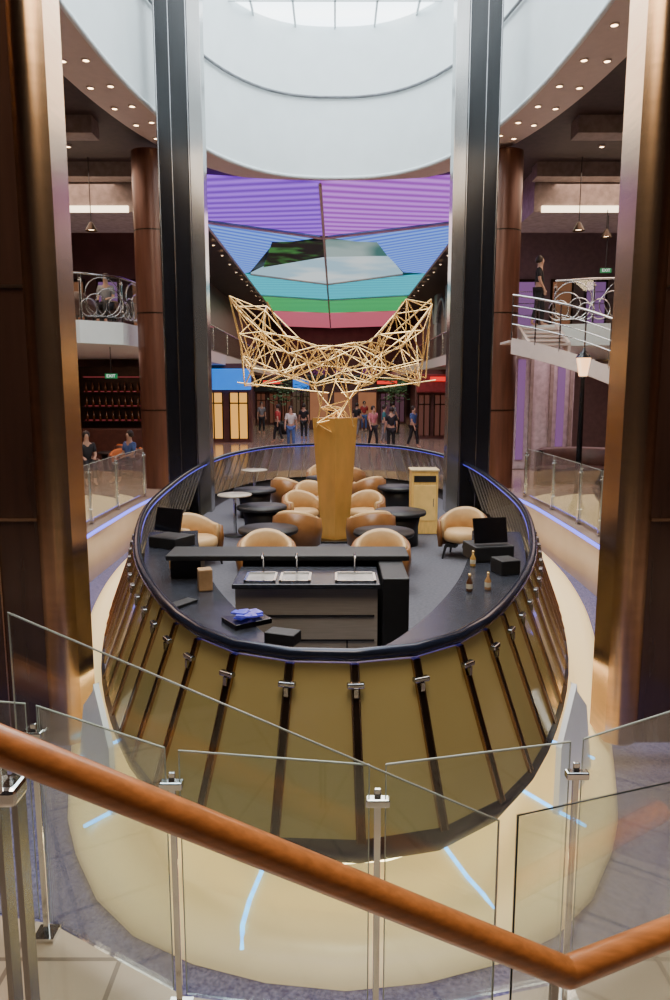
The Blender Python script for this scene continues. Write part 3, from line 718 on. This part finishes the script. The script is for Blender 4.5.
def exit_sign(loc, rod):
    t = thing('exit_sign', loc, 'small illuminated green EXIT sign', 'sign', 'exit signs')
    g = G(); g.box((0, 0, 0), (.30, .05, .12)); part(g, 'housing', greenglow, t)
    cu = bpy.data.curves.new('lettering', 'FONT'); cu.body = 'EXIT'; cu.size = .11; cu.align_x = 'CENTER'; cu.align_y = 'CENTER'; cu.extrude = .002
    o = bpy.data.objects.new('tmp', cu); COL.objects.link(o); bpy.context.view_layer.update()
    me = bpy.data.meshes.new_from_object(o.evaluated_get(bpy.context.evaluated_depsgraph_get())); bpy.data.objects.remove(o)
    me.materials.clear(); me.materials.append(whiteglow)
    o = bpy.data.objects.new('lettering', me); COL.objects.link(o); o.parent = t; o.location = (0, -.03, 0); o.rotation_euler = (pi/2, 0, 0)
    g = G(); g.cyl((0, 0, .05), (0, 0, rod), .012); part(g, 'bracket', blackm, t)
exit_sign((-5.68, 18.6, 2.85), .73); exit_sign((7.45, 20.6, 5.75), 1.45)

# shopfronts -------------------------------------------------
def shop(x, y, w, h, canopy, win, label, rz=0, nwin=3, sign=None):
    t = thing('shopfront', (x, y, ZP), label, 'shop', None); t.rotation_euler = (0, 0, rz)
    g = G(); g.box((0, .3, h/2), (w, .5, h)); part(g, 'facade', brownwall, t)
    g = G(); g.box((0, -.25, h*.8), (w, .7, h*.26), bev=.05); part(g, 'canopy', canopy, t)
    for k in range(nwin):
        xx = -w/2+w*(k+.5)/nwin
        g = G(); g.box((xx, .02, h*.34), (w/nwin*.72, .05, h*.58)); wd_ = part(g, 'window', win, t)
        g = G()
        for dx in (-.36, 0, .36): g.box((xx+dx*w/nwin, -.02, h*.34), (.06, .06, h*.6))
        g.box((xx, -.02, h*.5), (w/nwin*.72, .06, .06)); part(g, 'window_frame', bronzeedge, wd_)
    if sign:
        g = G(); g.box((0, -.64, h*.86), (w*.5, .05, .22)); part(g, 'sign_panel', sign, t)
shop(-5.0, 33.5, 2.3, 3.6, bluewin, yellowwin, 'shopfront with blue-lit canopy and glowing yellow windows', nwin=2)
shop(-4.2, 50, 2.6, 3.4, blackm, EM('dim_shop', (.10, .03, .015), (.35, .15, .06), .8), 'dark shopfront with red sign', sign=redglow)
shop(5.2, 36, 2.4, 3.4, M('red_canopy', (.35, .04, .04), .6), EM('dim_shop_b', (.10, .03, .02), (.40, .17, .08), .8), 'red-fronted shop with dim warm windows', sign=redglow)
shop(3.6, 52, 3.0, 3.4, M('green_canopy', (.04, .1, .05), .6), EM('dim_shop_c', (.08, .03, .05), (.4, .15, .08), .8), 'dark shop with dim warm windows', sign=redglow)
shop(-1.5, 66, 5, 3.6, bluewin, EM('dim_shop_d', (.08, .05, .03), (.35, .18, .08), .8), 'distant shop with blue sign', nwin=5)
shop(3.6, 66, 5, 3.6, blackm, EM('dim_shop_e', (.08, .05, .03), (.35, .16, .08), .8), 'distant shop with red sign', nwin=5, sign=redglow)
kk = thing('promenade_kiosk', (.5, 46, ZP), 'dark promenade kiosk with purple flower boxes', 'kiosk')
g = G(); g.box((0, 0, 1.5), (4.2, 1.6, 3.0), bev=.05); part(g, 'body', brownwall, kk)
g = G(); g.box((0, -.3, 3.15), (4.8, 2.4, .3), bev=.08); part(g, 'roof', blackm, kk)
fm = M('purple_flowers', (.45, .10, .40), .8, var=.3, scale=8)
for xx in (-1.5, 0, 1.5):
    g = G()
    for q in range(26): g.box((xx+random.uniform(-.55, .55), -1.3+random.uniform(-.15, .15), 3.42+random.uniform(-.1, .25)), (.12, .12, .12), random.uniform(0, 3))
    part(g, 'flower_box', fm, kk)
    g = G(); g.box((xx, -.83, 1.4), (1.1, .06, 1.7)); part(g, 'window', EM('kiosk_glow', (.20, .07, .03), (.5, .2, .08), .9), kk)
leafm = M('leaf_green', (.05, .14, .04), .6)
for x, y in ((-2.8, 40), (-3.2, 43.5), (3.3, 41), (3.9, 48), (-2.2, 56), (2.0, 58)):
    pt = thing('potted_tree', (x, y, ZP), 'potted tree with dark green foliage on the promenade', 'tree', 'promenade trees')
    g = G(); g.lathe([(0, 0), (.3, 0), (.38, .55), (.34, .56), (0, .5)], n=14); part(g, 'pot', blackm, pt)
    g = G(); g.sweep([(0, 0, .45), (.04, 0, 1.2), (-.03, 0, 2.0)], [.05, .04, .03], n=6); part(g, 'trunk', walnut, pt)
    g = G()
    for q in range(90):
        v = Vector((max(-.8, min(.8, random.gauss(0, .36))), max(-.8, min(.8, random.gauss(0, .36))), 2.3+max(-.7, min(.7, random.gauss(0, .4))))); a = random.uniform(0, 6.28)
        d1 = Vector((math.cos(a), math.sin(a), random.uniform(-.5, .5)))*.17; d2 = Vector((-math.sin(a), math.cos(a), .3))*.06
        g.add([v-d1, v+d2, v+d1, v-d2], [[0, 1, 2, 3]])
    part(g, 'foliage', leafm, pt)
ar = thing('arched_facade', (5.9, 30, 4.075), 'pale upper facade with arched windows', 'facade')
for k in range(4):
    g = G(); g.box((0, k*4.2, 1.9), (.25, 1.2, 3.8)); part(g, 'pier', beam_m, ar)
    g = G(); g.sweep([(-.1, k*4.2+2.1+1.5*math.cos(q), 2.2+1.1*math.sin(q)) for q in [pi*j/10 for j in range(11)]], .1, n=6); part(g, 'arch', beam_m, ar)

# ---------------------------------------------------------------- people
skinm = M('skin', (.55, .33, .23), .55, var=.05)
hairm = M('dark_hair', (.03, .02, .015), .6)
def skinned(name, nd, ed, root, mat, parent):
    keys = list(nd); me = bpy.data.meshes.new(name)
    me.from_pydata([nd[k][0] for k in keys], [(keys.index(a), keys.index(b)) for a, b in ed], [])
    o = bpy.data.objects.new(name, me); COL.objects.link(o)
    o.modifiers.new('s', 'SKIN')
    sv = me.skin_vertices[0].data
    for i, k in enumerate(keys):
        r = nd[k][1]; sv[i].radius = (r, r); sv[i].use_root = (k == root)
    sb = o.modifiers.new('b', 'SUBSURF'); sb.levels = 1; sb.render_levels = 1
    bpy.context.view_layer.update()
    m2 = bpy.data.meshes.new_from_object(o.evaluated_get(bpy.context.evaluated_depsgraph_get()))
    bpy.data.objects.remove(o)
    m2.materials.clear(); m2.materials.append(mat)
    for p in m2.polygons: p.use_smooth = True; p.material_index = 0
    q = bpy.data.objects.new(name, m2); COL.objects.link(q); q.parent = parent; return q
def person(loc, rz, stride, shirt, trou, label, sit=False, group='people on the promenade'):
    t = thing('person', loc, label, 'person', group); t.rotation_euler = (0, 0, rz)
    D_ = -.40 if sit else 0
    nd = {'pel': ((0, 0, .95+D_), .12), 'spi': ((0, 0, 1.12+D_), .11), 'che': ((0, .0, 1.32+D_), .13), 'nek': ((0, .0, 1.47+D_), .052), 'hb': ((0, -.01, 1.555+D_), .07), 'hd': ((0, -.01, 1.65+D_), .088), 'ht': ((0, 0, 1.72+D_), .06), 'nose': ((0, -.105, 1.63+D_), .014)}
    ed = [('pel', 'spi'), ('spi', 'che'), ('che', 'nek'), ('nek', 'hb'), ('hb', 'hd'), ('hd', 'ht'), ('hd', 'nose')]
    for s_, sd in ((1, 'l'), (-1, 'r')):
        f = s_*stride
        nd['sh'+sd] = ((s_*.17, 0, 1.41+D_), .055)
        if sit:
            nd.update({'el'+sd: ((s_*.20, -.06, .74), .042), 'wr'+sd: ((s_*.14, -.29, .70), .027), 'pa'+sd: ((s_*.12, -.34, .68), .032),
                       'hi'+sd: ((s_*.09, -.04, .53), .085), 'kn'+sd: ((s_*.1, -.46, .52), .056), 'an'+sd: ((s_*.1, -.44, .09), .038), 'to'+sd: ((s_*.115, -.60, .035), .032)})
        else:
            nd.update({'el'+sd: ((s_*.22, .02+f*.4, 1.14), .042), 'wr'+sd: ((s_*.24, -.05+f*.8, .92), .027), 'pa'+sd: ((s_*.24, -.07+f*.85, .85), .032),
                       'hi'+sd: ((s_*.09, 0, .88), .085), 'kn'+sd: ((s_*.1, -.03-f*.5, .50), .056), 'an'+sd: ((s_*.1, .03-f, .09), .038), 'to'+sd: ((s_*.115, -.14-f, .035), .032)})
        ed += [('che', 'sh'+sd), ('sh'+sd, 'el'+sd), ('el'+sd, 'wr'+sd), ('wr'+sd, 'pa'+sd), ('pel', 'hi'+sd), ('hi'+sd, 'kn'+sd), ('kn'+sd, 'an'+sd), ('an'+sd, 'to'+sd)]
        bx_, by_, bz_ = nd['pa'+sd][0]
        for k, (dy, ln) in enumerate(((-.025, .06), (-.009, .07), (.009, .066), (.025, .052))):
            a, b = 'f%s%d' % (sd, k), 'g%s%d' % (sd, k)
            if sit: nd[a] = ((bx_+dy, by_-.05, bz_-.01), .009); nd[b] = ((bx_+dy, by_-.05-ln*.6, bz_-.035), .008)
            else: nd[a] = ((bx_, by_+dy, bz_-.05), .009); nd[b] = ((bx_-s_*.015, by_+dy-.005, bz_-.05-ln*.7), .008)
            ed += [('pa'+sd, a), (a, b)]
        nd['th'+sd] = ((bx_-s_*(.05 if sit else .015), by_-(.02 if sit else .05), bz_-.02), .01); ed.append(('pa'+sd, 'th'+sd))
    skinned('body', nd, ed, 'pel', skinm, t)
    cl = {k: (v[0], v[1]+.018) for k, v in nd.items() if k in ('pel', 'spi', 'che', 'shl', 'shr')}
    cl['pel'] = ((0, 0, .97+D_), .135)
    for s_, sd in ((1, 'l'), (-1, 'r')): cl['el'+sd] = (tuple(Vector(nd['sh'+sd][0]).lerp(Vector(nd['el'+sd][0]), .8)), .06)
    skinned('shirt', cl, [('pel', 'spi'), ('spi', 'che'), ('che', 'shl'), ('che', 'shr'), ('shl', 'ell'), ('shr', 'elr')], 'pel', shirt, t)
    tr_ = {'pel': ((0, 0, .96+D_), .14 if not sit else .125)}
    e2 = []
    for sd in 'lr':
        tr_['hi'+sd] = (nd['hi'+sd][0], .1); tr_['kn'+sd] = (nd['kn'+sd][0], .07)
        a = Vector(nd['kn'+sd][0]).lerp(Vector(nd['an'+sd][0]), .85); tr_['an'+sd] = (tuple(a), .055)
        e2 += [('pel', 'hi'+sd), ('hi'+sd, 'kn'+sd), ('kn'+sd, 'an'+sd)]
    skinned('trousers', tr_, e2, 'pel', trou, t)
    g = G(); g.lathe([(.0, .115), (.05, .105), (.085, .06), (.1, 0), (.095, -.05), (.06, -.075)], c=(0, .02, 1.655+D_), n=14); part(g, 'hair', hairm, t)
    return t
cols = {'white': (.75, .75, .72), 'pink': (.7, .25, .28), 'black': (.02, .02, .025), 'blue': (.08, .15, .4), 'grey': (.25, .25, .27), 'red': (.5, .05, .05), 'teal': (.05, .25, .28)}
cm = {k: M('cloth_'+k, v, .8) for k, v in cols.items()}
pl = [(291, 29.5, .1, .16, 'white', 'blue'), (304, 35, 3.0, .0, 'black', 'black'), (262, 40, .3, .1, 'grey', 'black'), (357, 37, 2.4, .14, 'black', 'grey'), (373, 30, .5, .18, 'pink', 'black'), (384, 32, 1.4, .1, 'teal', 'grey'), (391, 28, 3.3, .0, 'black', 'black'), (413, 30, .9, .2, 'blue', 'black'), (364, 43, .1, .1, 'red', 'blue'), (278, 33, 4.4, .18, 'red', 'black'), (393, 40, 2.1, .12, 'grey', 'blue')]
for px, Y, r, stv, a, b in pl:
    person((X(px, Y, 723), Y, ZP), r, stv, cm[a], cm[b], 'person in %s top and %s trousers %s' % (a, b, 'walking' if stv > .05 else 'standing'))
person((5.2, 19.0, 4.10), 1.2, .12, cm['black'], cm['black'], 'person in black clothes walking along the mezzanine', group='people on the mezzanine')
person((-5.9, 19.2, 4.10), 0, 0, cm['grey'], cm['black'], 'person in grey top sitting in a tub chair', True, 'people on the mezzanine')
person((-6.4, 18.6, ZP), .5, 0, cm['black'], cm['black'], 'person in black clothes sitting in a lounge chair', True, 'people in the lounge')
person((-5.4, 19.0, ZP), -.6, 0, cm['blue'], cm['black'], 'person in blue top sitting in a lounge chair', True, 'people in the lounge')

# ---------------------------------------------------------------- lights
def area(loc, size, power, col, rot=(0, 0, 0), sy=None):
    l = bpy.data.lights.new('area', 'AREA'); l.energy = power; l.color = col; l.size = size
    if sy: l.shape = 'RECTANGLE'; l.size_y = sy
    o = bpy.data.objects.new('area_light', l); o.location = loc; o.rotation_euler = rot; COL.objects.link(o)
area((0, 9.5, 11.5), 5, 390, (.88, .95, 1), sy=14)
area((0, 2.6, 7.6), 3.0, 280, (1, .74, .44), rot=(.25, 0, 0))
area((0, 12.5, 7.7), 3, 215, (1, .73, .45), sy=6)
area((0, 30, 7.8), 7, 650, (1, .76, .62), sy=14)
area((0, 50, 7.8), 7, 800, (1, .76, .56), sy=18)
for sg in (-1, 1):
    area((sg*7.6, 17.5, 7.9), 3.5, 270, (1, .70, .52), sy=6)
    area((sg*7.6, 20.5, 3.5), 3.5, 105, (1, .60, .46) if sg < 0 else (1, .70, .72), sy=5)
    area((sg*3.2, 9.0, 7.9), 1.5, 80, (1, .72, .46), sy=6)
    area((sg*2.7, 4.2, .0), .5, 3, (.30, .28, 1))
area((0, 2.95, -.1), 2.4, 7, (.22, .28, 1), sy=.35)  # added blue panel without a fixture, tints the basin floor
w = bpy.data.worlds.new('world'); bpy.context.scene.world = w; w.use_nodes = True
w.node_tree.nodes['Background'].inputs[0].default_value = (.62, .47, .46, 1); w.node_tree.nodes['Background'].inputs[1].default_value = .05
